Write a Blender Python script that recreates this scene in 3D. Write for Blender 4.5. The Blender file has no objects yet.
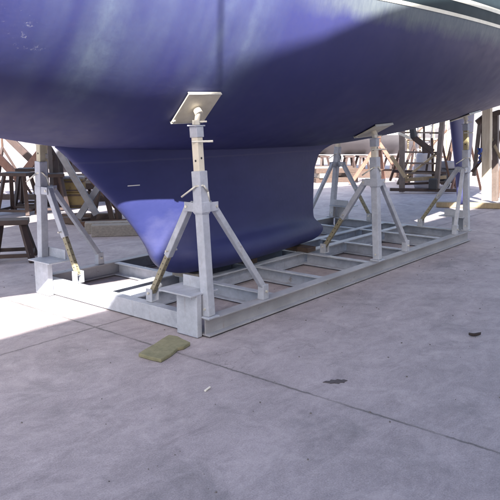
import bpy, bmesh, math, random
import numpy as np
from mathutils import Vector, Matrix
random.seed(4)
S = bpy.context.scene
COL = S.collection
V = Vector

# ---------------------------------------------------------------- camera
CAM = V((-3.43, -3.23, 1.6)); YAW = math.atan2(0.631, 0.777); PITCH = math.atan(125/641.0)
CF = V((math.cos(YAW)*math.cos(PITCH), math.sin(YAW)*math.cos(PITCH), -math.sin(PITCH)))
CR = V((math.sin(YAW), -math.cos(YAW), 0)); CU = CR.cross(CF)
cd = bpy.data.cameras.new('camera'); cam = bpy.data.objects.new('camera', cd); COL.objects.link(cam)
cd.sensor_width = 36; cd.lens = 36*641/500.0; cd.clip_start = 0.05; cd.clip_end = 1000
cam.matrix_world = Matrix(((CR.x, CU.x, -CF.x, CAM.x), (CR.y, CU.y, -CF.y, CAM.y), (CR.z, CU.z, -CF.z, CAM.z), (0, 0, 0, 1)))
S.camera = cam
FW = V((math.cos(YAW), math.sin(YAW), 0))
def W(x, y, D):
    "world point seen in direction (x, y) at forward distance D"
    d = CF + CR*((x-250)/641.0) - CU*((y-250)/641.0)
    return CAM + d*(D/d.dot(FW))

# ---------------------------------------------------------------- materials
def nn(nt, t, **kw):
    n = nt.nodes.new(t)
    for k, v in kw.items(): setattr(n, k, v)
    return n
def ramp(nt, src, stops):
    r = nn(nt, 'ShaderNodeValToRGB'); e = r.color_ramp.elements
    while len(e) < len(stops): e.new(0.5)
    for i, (p, c) in enumerate(stops):
        e[i].position = p; e[i].color = (c[0], c[1], c[2], 1) if hasattr(c, '__len__') else (c, c, c, 1)
    nt.links.new(src, r.inputs[0]); return r.outputs[0]
def mixc(nt, f, a, b, mode='MIX'):
    m = nn(nt, 'ShaderNodeMix', data_type='RGBA', blend_type=mode)
    for i, v in ((0, f), (6, a), (7, b)):
        if hasattr(v, 'is_output'): nt.links.new(v, m.inputs[i])
        elif hasattr(v, '__len__'): m.inputs[i].default_value = (v[0], v[1], v[2], 1)
        else: m.inputs[i].default_value = v
    return m.outputs[2]
def math_(nt, op, a, b=0.0, c=0.0):
    m = nn(nt, 'ShaderNodeMath', operation=op)
    for i, v in enumerate((a, b, c)):
        if hasattr(v, 'is_output'): nt.links.new(v, m.inputs[i])
        else: m.inputs[i].default_value = v
    return m.outputs[0]
def noise(nt, vec, scale, detail=4, rough=0.55, dist=0.0):
    n = nn(nt, 'ShaderNodeTexNoise'); n.inputs['Scale'].default_value = scale
    n.inputs['Detail'].default_value = detail; n.inputs['Roughness'].default_value = rough
    n.inputs['Distortion'].default_value = dist
    if vec is not None: nt.links.new(vec, n.inputs['Vector'])
    return n.outputs['Fac']
def mapping(nt, vec, scale=(1, 1, 1), rot=(0, 0, 0), loc=(0, 0, 0)):
    m = nn(nt, 'ShaderNodeMapping'); m.inputs['Scale'].default_value = scale
    m.inputs['Rotation'].default_value = rot; m.inputs['Location'].default_value = loc
    nt.links.new(vec, m.inputs['Vector']); return m.outputs[0]
def base(name):
    m = bpy.data.materials.new(name); m.use_nodes = True
    nt = m.node_tree; b = nt.nodes['Principled BSDF']
    return m, nt, b, nn(nt, 'ShaderNodeTexCoord').outputs['Object']
def bump(nt, b, h, strength, dist=0.01):
    n = nn(nt, 'ShaderNodeBump'); n.inputs['Strength'].default_value = strength; n.inputs['Distance'].default_value = dist
    nt.links.new(h, n.inputs['Height']); nt.links.new(n.outputs[0], b.inputs['Normal'])
def simple(name, c1, c2, scale=6, rough=0.6, metal=0.0, spots=None, spot_at=0.62, spot_scale=14, bmp=0.15, stretch=(1, 1, 1), runs=None):
    m, nt, b, co = base(name)
    v = mapping(nt, co, stretch)
    f = ramp(nt, noise(nt, v, scale, 6, 0.65), [(0.32, 0), (0.68, 1)])
    c = mixc(nt, f, c1, c2)
    if spots:
        s = ramp(nt, noise(nt, v, spot_scale, 8, 0.7, 0.4), [(spot_at, 0), (spot_at+0.06, 1)])
        c = mixc(nt, s, c, spots)
    if runs:
        rn = ramp(nt, noise(nt, mapping(nt, co, (26, 26, 2.2)), 1.0, 6, 0.75), [(0.60, 0), (0.72, 1)])
        c = mixc(nt, math_(nt, 'MULTIPLY', rn, 0.45), c, runs)
        ch = ramp(nt, noise(nt, co, 38, 6, 0.75), [(0.66, 0), (0.70, 1)])
        c = mixc(nt, math_(nt, 'MULTIPLY', ch, 0.7), c, (0.13, 0.085, 0.06))
        br = noise(nt, co, 12, 8, 0.75)
        c = mixc(nt, 0.5, c, ramp(nt, br, [(0.3, 0.33), (0.7, 0.68)]), 'OVERLAY')
    nt.links.new(c, b.inputs['Base Color'])
    r = noise(nt, v, scale*2.3, 3)
    nt.links.new(math_(nt, 'MULTIPLY_ADD', r, 0.25, rough-0.12), b.inputs['Roughness'])
    b.inputs['Metallic'].default_value = metal
    bump(nt, b, noise(nt, v, 60, 4), bmp, 0.004)
    return m
M = {}
M['galv'] = simple('grey_painted_steel', (0.385, 0.41, 0.475), (0.30, 0.325, 0.38), 5, 0.55, 0.0, (0.24, 0.225, 0.215), 0.64, 9, 0.3, runs=(0.25, 0.2, 0.165))
M['rail'] = simple('worn_grey_steel', (0.34, 0.345, 0.385), (0.23, 0.235, 0.26), 3, 0.6, 0.0, (0.16, 0.135, 0.115), 0.62, 7, 0.35, runs=(0.2, 0.15, 0.12))
M['cream'] = simple('cream_painted_steel', (0.66, 0.62, 0.53), (0.52, 0.48, 0.39), 6, 0.5, 0.0, (0.3, 0.24, 0.15), 0.68, 16)
M['olive'] = simple('yellowed_zinc_steel', (0.36, 0.31, 0.17), (0.25, 0.21, 0.12), 9, 0.5, 0.1, (0.14, 0.11, 0.07), 0.64, 20)
M['dullcream'] = simple('dull_yellowed_paint', (0.46, 0.44, 0.34), (0.36, 0.33, 0.23), 6, 0.5, 0.0, (0.24, 0.2, 0.12), 0.66, 16)
M['zinc'] = simple('bright_zinc', (0.62, 0.61, 0.56), (0.46, 0.45, 0.4), 14, 0.42, 0.3)
M['pad'] = simple('galvanised_pad_plate', (0.62, 0.58, 0.47), (0.48, 0.445, 0.35), 9, 0.45, 0.05, (0.35, 0.28, 0.18), 0.66, 18)
M['hole'] = simple('dark_hole', (0.02, 0.02, 0.02), (0.03, 0.03, 0.03))
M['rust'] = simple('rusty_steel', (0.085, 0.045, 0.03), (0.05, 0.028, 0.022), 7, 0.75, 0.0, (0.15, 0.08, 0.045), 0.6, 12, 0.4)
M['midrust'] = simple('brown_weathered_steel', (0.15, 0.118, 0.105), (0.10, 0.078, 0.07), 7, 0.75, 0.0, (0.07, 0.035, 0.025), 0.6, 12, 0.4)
M['creampost'] = simple('pale_cream_timber', (0.60, 0.52, 0.40), (0.48, 0.40, 0.29), 4, 0.75, 0.0, (0.28, 0.2, 0.13), 0.66, 8, 0.3, (6, 6, 1))
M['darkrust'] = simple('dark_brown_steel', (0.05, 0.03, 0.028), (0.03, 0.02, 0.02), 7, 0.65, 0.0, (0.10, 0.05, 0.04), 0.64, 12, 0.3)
M['pinkrust'] = simple('faded_red_primer_steel', (0.20, 0.11, 0.085), (0.14, 0.07, 0.05), 7, 0.7, 0.0, (0.09, 0.045, 0.03), 0.62, 12, 0.3)
M['bluegrey'] = simple('blue_grey_steel', (0.14, 0.15, 0.185), (0.095, 0.1, 0.125), 7, 0.55, 0.0, (0.16, 0.09, 0.06), 0.62, 12, 0.3)
M['yellow'] = simple('faded_yellow_paint', (0.16, 0.115, 0.035), (0.105, 0.075, 0.028), 7, 0.55, 0.0, (0.07, 0.04, 0.025), 0.6, 12, 0.3)
M['wood'] = simple('weathered_timber', (0.26, 0.24, 0.22), (0.17, 0.155, 0.145), 5, 0.8, 0.0, (0.1, 0.09, 0.085), 0.63, 9, 0.4, (1, 9, 9))
M['brownwood'] = simple('brown_timber', (0.075, 0.05, 0.04), (0.045, 0.03, 0.026), 5, 0.8, 0.0, (0.028, 0.02, 0.018), 0.63, 9, 0.4, (1, 6, 6))
M['palewood'] = simple('pale_sunbleached_timber', (0.33, 0.27, 0.18), (0.24, 0.185, 0.12), 5, 0.75, 0.0, (0.14, 0.09, 0.06), 0.65, 9, 0.3, (6, 6, 1))
M['moss'] = simple('mossy_board', (0.24, 0.225, 0.14), (0.155, 0.15, 0.09), 16, 0.9, 0.0, (0.29, 0.27, 0.18), 0.64, 40, 0.8)
M['mossedge'] = simple('mossy_board_edge', (0.075, 0.08, 0.045), (0.05, 0.05, 0.03), 16, 0.9, 0.0, None, 0.6, 20, 0.7)
M['leaf'] = simple('dry_leaf', (0.05, 0.035, 0.035), (0.03, 0.022, 0.022), 20, 0.8)
M['leafflat'] = simple('flattened_leaf', (0.10, 0.085, 0.09), (0.06, 0.05, 0.055), 40, 0.9)
M['butt'] = simple('white_paper', (0.75, 0.73, 0.68), (0.65, 0.62, 0.55), 30, 0.8)
M['gel'] = simple('white_gelcoat', (0.72, 0.72, 0.70), (0.64, 0.64, 0.63), 2, 0.3, 0.0, None)
M['greyhull'] = simple('grey_antifouling', (0.205, 0.205, 0.225), (0.17, 0.17, 0.19), 2, 0.6)
M['purplehull'] = simple('dark_violet_antifouling', (0.05, 0.04, 0.06), (0.035, 0.03, 0.045), 3, 0.6)
M['whitewall'] = simple('whitewashed_wall', (0.19, 0.182, 0.19), (0.15, 0.143, 0.152), 0.6, 0.85, 0.0, (0.11, 0.105, 0.11), 0.64, 1.1)
M['roofm'] = simple('grey_roof_sheet', (0.4, 0.4, 0.42), (0.3, 0.3, 0.33), 0.8, 0.6)
M['doorm'] = simple('grey_shutter', (0.10, 0.098, 0.112), (0.08, 0.078, 0.09), 1, 0.6)
M['glass'] = simple('dark_glass', (0.03, 0.035, 0.04), (0.02, 0.025, 0.03), 1, 0.12, 0, None, bmp=0)
M['drum'] = simple('white_plastic', (0.22, 0.215, 0.245), (0.17, 0.165, 0.19), 5, 0.4)
M['bluerag'] = simple('blue_cloth', (0.06, 0.10, 0.36), (0.04, 0.07, 0.25), 14, 0.9)
M['stripe'] = simple('white_boot_stripe_paint', (0.78, 0.77, 0.68), (0.66, 0.65, 0.55), 9, 0.4, 0, (0.5, 0.47, 0.36), 0.66, 18)
M['grit'] = simple('grit', (0.22, 0.2, 0.2), (0.1, 0.09, 0.09), 3, 0.9)
M['black'] = simple('dark_rubber', (0.03, 0.03, 0.035), (0.02, 0.02, 0.025), 5, 0.7)

def holes_mat():
    m, nt, b, co = base('perforated_yellow_zinc')
    sp = nn(nt, 'ShaderNodeSeparateXYZ'); nt.links.new(co, sp.inputs[0])
    f = ramp(nt, noise(nt, co, 9, 6, 0.65), [(0.32, 0), (0.68, 1)])
    c = mixc(nt, f, (0.27, 0.25, 0.175), (0.20, 0.18, 0.125))
    c = mixc(nt, ramp(nt, noise(nt, co, 22, 6, 0.7), [(0.6, 0), (0.66, 1)]), c, (0.13, 0.10, 0.07))
    dx = math_(nt, 'SUBTRACT', math_(nt, 'MODULO', math_(nt, 'ADD', sp.outputs[0], 10.0), 0.058), 0.029)
    mn = math_(nt, 'MINIMUM', math_(nt, 'ABSOLUTE', sp.outputs[1]), math_(nt, 'ABSOLUTE', sp.outputs[2]))
    d = math_(nt, 'SQRT', math_(nt, 'ADD', math_(nt, 'MULTIPLY', dx, dx), math_(nt, 'MULTIPLY', mn, mn)))
    h = ramp(nt, math_(nt, 'MULTIPLY', d, 20.0), [(0.11, 1), (0.13, 0)])
    c = mixc(nt, h, c, (0.012, 0.011, 0.01))
    nt.links.new(c, b.inputs['Base Color']); b.inputs['Roughness'].default_value = 0.55; b.inputs['Metallic'].default_value = 0.1
    return m
M['perf'] = holes_mat()
def hull_mat():
    m, nt, b, co = base('blue_antifouling')
    sp = nn(nt, 'ShaderNodeSeparateXYZ'); nt.links.new(co, sp.inputs[0]); X, Z = math_(nt, 'ADD', sp.outputs[0], 2.5), math_(nt, 'ADD', sp.outputs[2], 0.2)
    big = ramp(nt, noise(nt, co, 1.6, 6, 0.6), [(0.3, 0), (0.7, 1)])
    c = mixc(nt, big, (0.022, 0.028, 0.118), (0.033, 0.038, 0.150))
    # faded vertical wipe streaks, wear of the paint itself
    sk = math_(nt, 'MULTIPLY_ADD', Z, -0.05, X)
    cv = nn(nt, 'ShaderNodeCombineXYZ'); nt.links.new(sk, cv.inputs[0]); nt.links.new(math_(nt, 'MULTIPLY', Z, 0.16), cv.inputs[2])
    st = ramp(nt, noise(nt, cv.outputs[0], 2.7, 2, 0.5), [(0.40, 0), (0.66, 1)])
    fine = ramp(nt, noise(nt, mapping(nt, cv.outputs[0], (5, 1, 9)), 5, 5, 0.7), [(0.2, 0.75), (0.75, 1)])
    m1 = nn(nt, 'ShaderNodeMapRange', interpolation_type='SMOOTHSTEP'); nt.links.new(sk, m1.inputs[0])
    m1.inputs[1].default_value = -1.75; m1.inputs[2].default_value = -1.1
    m2 = nn(nt, 'ShaderNodeMapRange', interpolation_type='SMOOTHSTEP'); nt.links.new(sk, m2.inputs[0])
    m2.inputs[1].default_value = 0.0; m2.inputs[2].default_value = 0.7; m2.inputs[3].default_value = 1; m2.inputs[4].default_value = 0
    m3 = nn(nt, 'ShaderNodeMapRange', interpolation_type='SMOOTHSTEP'); nt.links.new(Z, m3.inputs[0])
    m3.inputs[1].default_value = 1.45; m3.inputs[2].default_value = 2.0
    k = math_(nt, 'MULTIPLY', math_(nt, 'MULTIPLY', st, fine), math_(nt, 'MULTIPLY', m1.outputs[0], math_(nt, 'MULTIPLY', m2.outputs[0], m3.outputs[0])))
    patch = ramp(nt, noise(nt, mapping(nt, co, (1.2, 1.2, 0.8)), 3.2, 9, 0.7), [(0.32, 0.3), (0.62, 1)])
    c = mixc(nt, math_(nt, 'MULTIPLY', math_(nt, 'MULTIPLY', k, patch), 0.72), c, (0.14, 0.185, 0.25))
    # roller marks and sanded spots
    rol = ramp(nt, noise(nt, mapping(nt, cv.outputs[0], (7, 1, 2.0)), 4, 6, 0.75), [(0.35, 0), (0.65, 1)])
    c = mixc(nt, math_(nt, 'MULTIPLY', rol, 0.09), c, (0.075, 0.075, 0.16))
    snd = ramp(nt, noise(nt, co, 2.7, 3, 0.5, 0.3), [(0.60, 0), (0.68, 1)])
    c = mixc(nt, math_(nt, 'MULTIPLY', math_(nt, 'MULTIPLY', snd, patch), 0.35), c, (0.08, 0.085, 0.17))
    # patch of white chips
    vd = nn(nt, 'ShaderNodeVectorMath', operation='DISTANCE'); nt.links.new(co, vd.inputs[0]); vd.inputs[1].default_value = (-1.42-2.5, -0.1-1.05, 1.98-0.2)
    near = ramp(nt, vd.outputs['Value'], [(0.05, 1), (0.34, 0)])
    chip = ramp(nt, math_(nt, 'MULTIPLY_ADD', near, 0.16, noise(nt, mapping(nt, co, (1, 1, 1.3)), 17, 9, 0.82)), [(0.665, 0), (0.71, 1)])
    c = mixc(nt, math_(nt, 'MULTIPLY', chip, math_(nt, 'MULTIPLY_ADD', near, 0.5, 0.1)), c, (0.42, 0.43, 0.48))
    # scuffs and chips
    sc = ramp(nt, noise(nt, mapping(nt, co, (1, 1, 1.8)), 17, 8, 0.75, 0.3), [(0.70, 0), (0.735, 1)])
    scm = ramp(nt, noise(nt, co, 1.9, 2), [(0.52, 0), (0.62, 1)])
    c = mixc(nt, math_(nt, 'MULTIPLY', math_(nt, 'MULTIPLY', sc, scm), 0.5), c, (0.25, 0.26, 0.34))
    # grime speckle
    gr = ramp(nt, noise(nt, co, 34, 6, 0.7), [(0.35, 0), (0.7, 1)])
    c = mixc(nt, math_(nt, 'MULTIPLY', gr, 0.25), c, (0.055, 0.052, 0.115))
    # bottom colour greyer towards the stern
    ms = nn(nt, 'ShaderNodeMapRange'); nt.links.new(X, ms.inputs[0]); ms.inputs[1].default_value = 0.8; ms.inputs[2].default_value = 3.5
    c = mixc(nt, math_(nt, 'MULTIPLY', ms.outputs[0], 0.75), c, mixc(nt, big, (0.036, 0.037, 0.085), (0.048, 0.048, 0.102)))
    # weed-stained band under the waterline
    rg = noise(nt, mapping(nt, co, (1, 1, 0.35)), 5.5, 6, 0.7)
    wl = math_(nt, 'MULTIPLY_ADD', rg, 0.16, math_(nt, 'SUBTRACT', Z, 2.47))
    wb = ramp(nt, wl, [(0.0, 0), (0.12, 1)])
    band = mixc(nt, ramp(nt, noise(nt, mapping(nt, co, (3, 3, 0.5)), 9, 5, 0.7), [(0.3, 0), (0.7, 1)]), (0.085, 0.105, 0.135), (0.13, 0.155, 0.175))
    mx = nn(nt, 'ShaderNodeMapRange', interpolation_type='SMOOTHSTEP'); nt.links.new(X, mx.inputs[0]); mx.inputs[1].default_value = 0.3; mx.inputs[2].default_value = 1.5
    c = mixc(nt, math_(nt, 'MULTIPLY', wb, mx.outputs[0]), c, band)
    # topside paint
    tp = ramp(nt, math_(nt, 'SUBTRACT', Z, 2.10), [(0.499, 0), (0.501, 1)])
    c = mixc(nt, tp, c, (0.012, 0.022, 0.028))
    nt.links.new(c, b.inputs['Base Color'])
    nt.links.new(math_(nt, 'MULTIPLY_ADD', noise(nt, co, 7, 5), 0.25, 0.42), b.inputs['Roughness'])
    b.inputs['Specular IOR Level'].default_value = 0.35
    h = math_(nt, 'ADD', math_(nt, 'MULTIPLY', noise(nt, co, 45, 5, 0.7), 0.3), noise(nt, co, 5, 3))
    bump(nt, b, h, 0.12, 0.012)
    return m
M['hull'] = hull_mat()
def keel_mat():
    m, nt, b, co = base('blue_keel_paint')
    big = ramp(nt, noise(nt, mapping(nt, co, (1, 1, 2.2)), 2.2, 7, 0.65), [(0.3, 0), (0.7, 1)])
    c = mixc(nt, big, (0.022, 0.029, 0.116), (0.033, 0.040, 0.146))
    sc = ramp(nt, noise(nt, mapping(nt, co, (1, 1, 3)), 13, 8, 0.75, 0.3), [(0.69, 0), (0.73, 1)])
    c = mixc(nt, math_(nt, 'MULTIPLY', sc, 0.45), c, (0.10, 0.11, 0.2))
    # sunlit patch at the keel foot, lightened in the paint colour
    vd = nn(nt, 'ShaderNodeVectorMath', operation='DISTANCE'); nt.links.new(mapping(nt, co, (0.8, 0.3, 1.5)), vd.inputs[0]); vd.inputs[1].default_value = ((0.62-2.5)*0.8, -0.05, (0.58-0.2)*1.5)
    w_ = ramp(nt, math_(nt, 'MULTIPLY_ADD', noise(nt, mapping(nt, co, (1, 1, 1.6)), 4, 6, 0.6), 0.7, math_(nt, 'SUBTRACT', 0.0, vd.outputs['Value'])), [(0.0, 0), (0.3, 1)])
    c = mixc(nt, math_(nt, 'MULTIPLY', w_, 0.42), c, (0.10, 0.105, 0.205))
    sp2 = nn(nt, 'ShaderNodeSeparateXYZ'); nt.links.new(co, sp2.inputs[0])
    sl_ = ramp(nt, math_(nt, 'ABSOLUTE', math_(nt, 'ADD', math_(nt, 'ADD', sp2.outputs[2], -1.115), math_(nt, 'MULTIPLY', noise(nt, co, 6, 4), 0.02))), [(0.0, 1), (0.012, 0)])
    c = mixc(nt, math_(nt, 'MULTIPLY', sl_, 0.35), c, (0.09, 0.09, 0.17))
    nt.links.new(c, b.inputs['Base Color']); b.inputs['Roughness'].default_value = 0.55; b.inputs['Specular IOR Level'].default_value = 0.3
    bump(nt, b, noise(nt, co, 22, 6, 0.7), 0.18, 0.012)
    return m
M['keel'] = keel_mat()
def rudder_mat():
    m, nt, b, co = base('blue_rudder_paint')
    f = noise(nt, co, 5, 6, 0.6)
    nt.links.new(mixc(nt, f, (0.05, 0.055, 0.16), (0.07, 0.075, 0.2)), b.inputs['Base Color']); b.inputs['Roughness'].default_value = 0.5
    return m
M['rudder'] = rudder_mat()
def concrete():
    m, nt, b, co = base('stained_concrete')
    sp = nn(nt, 'ShaderNodeSeparateXYZ'); nt.links.new(co, sp.inputs[0])
    big = ramp(nt, noise(nt, co, 0.55, 6, 0.6, 0.5), [(0.3, 0), (0.7, 1)])
    c = mixc(nt, big, (0.292, 0.257, 0.276), (0.355, 0.315, 0.333))
    med = ramp(nt, noise(nt, mapping(nt, co, (1, 1, 1), (0, 0, 0.6)), 2.3, 8, 0.72, 0.8), [(0.3, 0), (0.72, 1)])
    c = mixc(nt, math_(nt, 'MULTIPLY', med, 0.65), c, (0.205, 0.178, 0.193))
    trow = ramp(nt, noise(nt, mapping(nt, co, (0.8, 1.6, 1), (0, 0, 0.9)), 3.1, 8, 0.75, 1.0), [(0.38, 0), (0.68, 1)])
    c = mixc(nt, math_(nt, 'MULTIPLY', trow, 0.62), c, (0.47, 0.41, 0.435))
    # dark oily stains
    stn = ramp(nt, noise(nt, co, 1.7, 7, 0.68, 0.6), [(0.55, 0), (0.74, 1)])
    c = mixc(nt, math_(nt, 'MULTIPLY', stn, 0.7), c, (0.15, 0.14, 0.15))
    dr = ramp(nt, noise(nt, co, 5.5, 5, 0.6, 0.2), [(0.705, 0), (0.73, 1)])
    c = mixc(nt, math_(nt, 'MULTIPLY', dr, 0.65), c, (0.10, 0.092, 0.10))
    wh = ramp(nt, noise(nt, mapping(nt, co, (1, 1, 1), (0, 0, 0), (7, 3, 0)), 4.2, 8, 0.78, 0.5), [(0.64, 0), (0.72, 1)])
    c = mixc(nt, math_(nt, 'MULTIPLY', wh, 0.5), c, (0.50, 0.45, 0.475))
    gr = noise(nt, co, 120, 4, 0.8)
    c = mixc(nt, 0.6, c, ramp(nt, gr, [(0.28, 0.22), (0.72, 0.74)]), 'OVERLAY')
    mot = noise(nt, co, 24, 9, 0.85, 0.3)
    c = mixc(nt, 0.32, c, ramp(nt, mot, [(0.3, 0.30), (0.7, 0.70)]), 'OVERLAY')
    scr = ramp(nt, noise(nt, mapping(nt, co, (1, 1, 1), (0, 0, 0.3), (3, 9, 0)), 1.25, 10, 0.78, 0.9), [(0.50, 0), (0.60, 1)])
    c = mixc(nt, math_(nt, 'MULTIPLY', scr, 0.30), c, (0.50, 0.44, 0.455))
    dsc = ramp(nt, noise(nt, mapping(nt, co, (1, 2.2, 1), (0, 0, 2.2), (1, 4, 0)), 1.6, 10, 0.8, 0.7), [(0.56, 0), (0.66, 1)])
    c = mixc(nt, math_(nt, 'MULTIPLY', dsc, 0.38), c, (0.16, 0.135, 0.145))
    pit = ramp(nt, noise(nt, co, 46, 3, 0.6), [(0.70, 0), (0.74, 1)])
    c = mixc(nt, math_(nt, 'MULTIPLY', pit, 0.55), c, (0.13, 0.115, 0.12))
    crk = nn(nt, 'ShaderNodeTexVoronoi', feature='DISTANCE_TO_EDGE'); crk.inputs['Scale'].default_value = 0.55
    wv_ = nn(nt, 'ShaderNodeVectorMath', operation='ADD'); nt.links.new(co, wv_.inputs[0])
    ns = nn(nt, 'ShaderNodeTexNoise'); ns.inputs['Scale'].default_value = 2.2; ns.inputs['Detail'].default_value = 8; nt.links.new(co, ns.inputs['Vector'])
    nt.links.new(ns.outputs['Color'], wv_.inputs[1]); nt.links.new(wv_.outputs[0], crk.inputs['Vector'])
    ck = math_(nt, 'MULTIPLY', ramp(nt, crk.outputs['Distance'], [(0.0, 1), (0.0035, 0)]), ramp(nt, noise(nt, co, 0.9, 3), [(0.56, 0), (0.62, 1)]))
    c = mixc(nt, math_(nt, 'MULTIPLY', ck, 0.6), c, (0.10, 0.09, 0.095))
    # sawn joints between the slabs
    wob = math_(nt, 'MULTIPLY_ADD', noise(nt, co, 11, 8, 0.8), 0.05, -0.025)
    def joint(axis, off, period, w):
        a = math_(nt, 'ADD', math_(nt, 'ADD', axis, -off+period*100.5), wob)
        a = math_(nt, 'ABSOLUTE', math_(nt, 'SUBTRACT', math_(nt, 'MODULO', a, period), period/2))
        return ramp(nt, a, [(0.0, 1), (w, 0)])
    wv = 0.014
    jx = joint(sp.outputs[0], -0.37, 6.6, wv); jy = joint(sp.outputs[1], 0.86, 6.6, wv)
    j = math_(nt, 'MAXIMUM', jx, jy)
    brk = ramp(nt, noise(nt, co, 3.1, 4), [(0.32, 0.35), (0.55, 1)])
    c = mixc(nt, math_(nt, 'MULTIPLY', math_(nt, 'MULTIPLY', j, brk), 0.9), c, (0.05, 0.045, 0.045))
    def halo(axis, off, period):
        a = math_(nt, 'ADD', axis, -off+period*100.5)
        a = math_(nt, 'ABSOLUTE', math_(nt, 'SUBTRACT', math_(nt, 'MODULO', a, period), period/2))
        return ramp(nt, math_(nt, 'ADD', a, math_(nt, 'MULTIPLY', noise(nt, co, 4, 5), 0.08)), [(0.03, 1), (0.12, 0)])
    hl = math_(nt, 'MAXIMUM', halo(sp.outputs[0], -0.37, 6.6), halo(sp.outputs[1], 0.86, 6.6))
    c = mixc(nt, math_(nt, 'MULTIPLY', hl, 0.22), c, (0.17, 0.155, 0.16))
    nt.links.new(c, b.inputs['Base Color'])
    nt.links.new(math_(nt, 'MULTIPLY_ADD', med, 0.2, 0.62), b.inputs['Roughness'])
    h = math_(nt, 'SUBTRACT', math_(nt, 'ADD', math_(nt, 'MULTIPLY', gr, 0.35), noise(nt, co, 14, 6, 0.7)), math_(nt, 'MULTIPLY', j, 1.2))
    bump(nt, b, h, 0.22, 0.008)
    return m
M['concrete'] = concrete()

# ---------------------------------------------------------------- mesh helpers
class MB:
    def __init__(s): s.bm = bmesh.new()
    def box(s, c, size, mat=None):
        r = bmesh.ops.create_cube(s.bm, size=1.0)
        T = Matrix.Translation(V(c)) @ (mat.to_4x4() if mat else Matrix()) @ Matrix.Diagonal((*size, 1))
        bmesh.ops.transform(s.bm, matrix=T, verts=r['verts']); return s
    def bar(s, a, b, w, h, up=(0, 0, 1), ext=0.0):
        a, b = V(a), V(b); d = (b-a).normalized(); a = a-d*ext; b = b+d*ext
        s.box((a+b)/2, ((b-a).length, w, h), frame(d, up)); return s
    def prof(s, a, b, pts, up=(0, 0, 1), cap=True):
        "extrude a closed 2D profile (side, up) from a to b"
        a, b = V(a), V(b); F = frame((b-a).normalized(), up); y, z = F.col[1], F.col[2]
        ra = [s.bm.verts.new(a+y*p[0]+z*p[1]) for p in pts]; rb = [s.bm.verts.new(b+y*p[0]+z*p[1]) for p in pts]
        n = len(pts)
        for i in range(n): s.bm.faces.new((ra[i], ra[(i+1) % n], rb[(i+1) % n], rb[i]))
        if cap: s.bm.faces.new(ra[::-1]); s.bm.faces.new(rb)
        return s
    def tube(s, a, b, r, r2=None, n=14):
        a, b = V(a), V(b); F = frame((b-a).normalized(), (0, 0, 1) if abs((b-a).normalized().z) < 0.95 else (1, 0, 0)); y, z = F.col[1], F.col[2]
        r2 = r if r2 is None else r2
        return s.ringloft([[p+(y*math.cos(t)+z*math.sin(t))*q for t in [2*math.pi*i/n for i in range(n)]] for p, q in ((a, r), (b, r2))])
    def path(s, pts, r, n=10):
        for p, q in zip(pts, pts[1:]): s.tube(p, q, r, n=n)
        return s
    def ringloft(s, rings, cap=True):
        R = [[s.bm.verts.new(V(p)) for p in ring] for ring in rings]; n = len(R[0])
        for A, B in zip(R, R[1:]):
            for i in range(n): s.bm.faces.new((A[i], A[(i+1) % n], B[(i+1) % n], B[i]))
        if cap: s.bm.faces.new(R[0][::-1]); s.bm.faces.new(R[-1])
        return s
    def grid(s, rows):
        R = [[s.bm.verts.new(V(p)) for p in r] for r in rows]
        for A, B in zip(R, R[1:]):
            for i in range(len(A)-1): s.bm.faces.new((A[i], A[i+1], B[i+1], B[i]))
        return s
    def poly(s, pts, d):
        "flat outline given thickness along vector d"
        a = [s.bm.verts.new(V(p)) for p in pts]; b = [s.bm.verts.new(V(p)+V(d)) for p in pts]; n = len(a)
        for i in range(n): s.bm.faces.new((a[i], a[(i+1) % n], b[(i+1) % n], b[i]))
        s.bm.faces.new(a[::-1]); s.bm.faces.new(b); return s
    def build(s, name, mat, parent=None, bevel=0.0, smooth=False, label=None):
        bmesh.ops.recalc_face_normals(s.bm, faces=s.bm.faces)
        off = V(parent_world(parent)) if parent else V((0, 0, 0))
        bmesh.ops.translate(s.bm, vec=-off, verts=s.bm.verts)
        me = bpy.data.meshes.new(name); s.bm.to_mesh(me); s.bm.free()
        o = bpy.data.objects.new(name, me); COL.objects.link(o); me.materials.append(mat)
        if smooth:
            me.polygons.foreach_set('use_smooth', [True]*len(me.polygons))
        if bevel:
            md = o.modifiers.new('edge', 'BEVEL'); md.width = bevel; md.segments = 2; md.limit_method = 'ANGLE'; md.angle_limit = math.radians(40)
        if parent: o.parent = parent
        if label: o['label'] = label
        return o
def frame(d, up):
    d = V(d); up = V(up)
    if abs(d.dot(up.normalized())) > 0.98: up = V((1, 0, 0)) if abs(d.x) < 0.9 else V((0, 1, 0))
    y = up.cross(d).normalized(); z = d.cross(y)
    return Matrix((d, y, z)).transposed()
def parent_world(p):
    l = V((0, 0, 0))
    while p: l += p.location; p = p.parent
    return l
def tag(o, label, cat, group=None, kind=None):
    o['label'] = label; o['category'] = cat
    if group: o['group'] = group
    if kind: o['kind'] = kind
    return o
def empty(name, loc, label, cat, group=None):
    o = bpy.data.objects.new(name, None); COL.objects.link(o); o.location = loc; o.empty_display_size = 0.2
    return tag(o, label, cat, group)
def dup(root, loc, rz, label):
    r = root.copy(); COL.objects.link(r); r.location = loc; r.rotation_euler = (0, 0, rz); r['label'] = label
    for ch in list(root.children):
        c = ch.copy(); COL.objects.link(c); c.parent = r
        for g in ch.children:
            d = g.copy(); COL.objects.link(d); d.parent = c
    return r
def struct(o): o['kind'] = 'structure'; return o

# ---------------------------------------------------------------- ground
struct(MB().grid([[(-200, -200, 0), (300, -200, 0)], [(-200, 300, 0), (300, 300, 0)]]).build('ground', M['concrete']))

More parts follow.
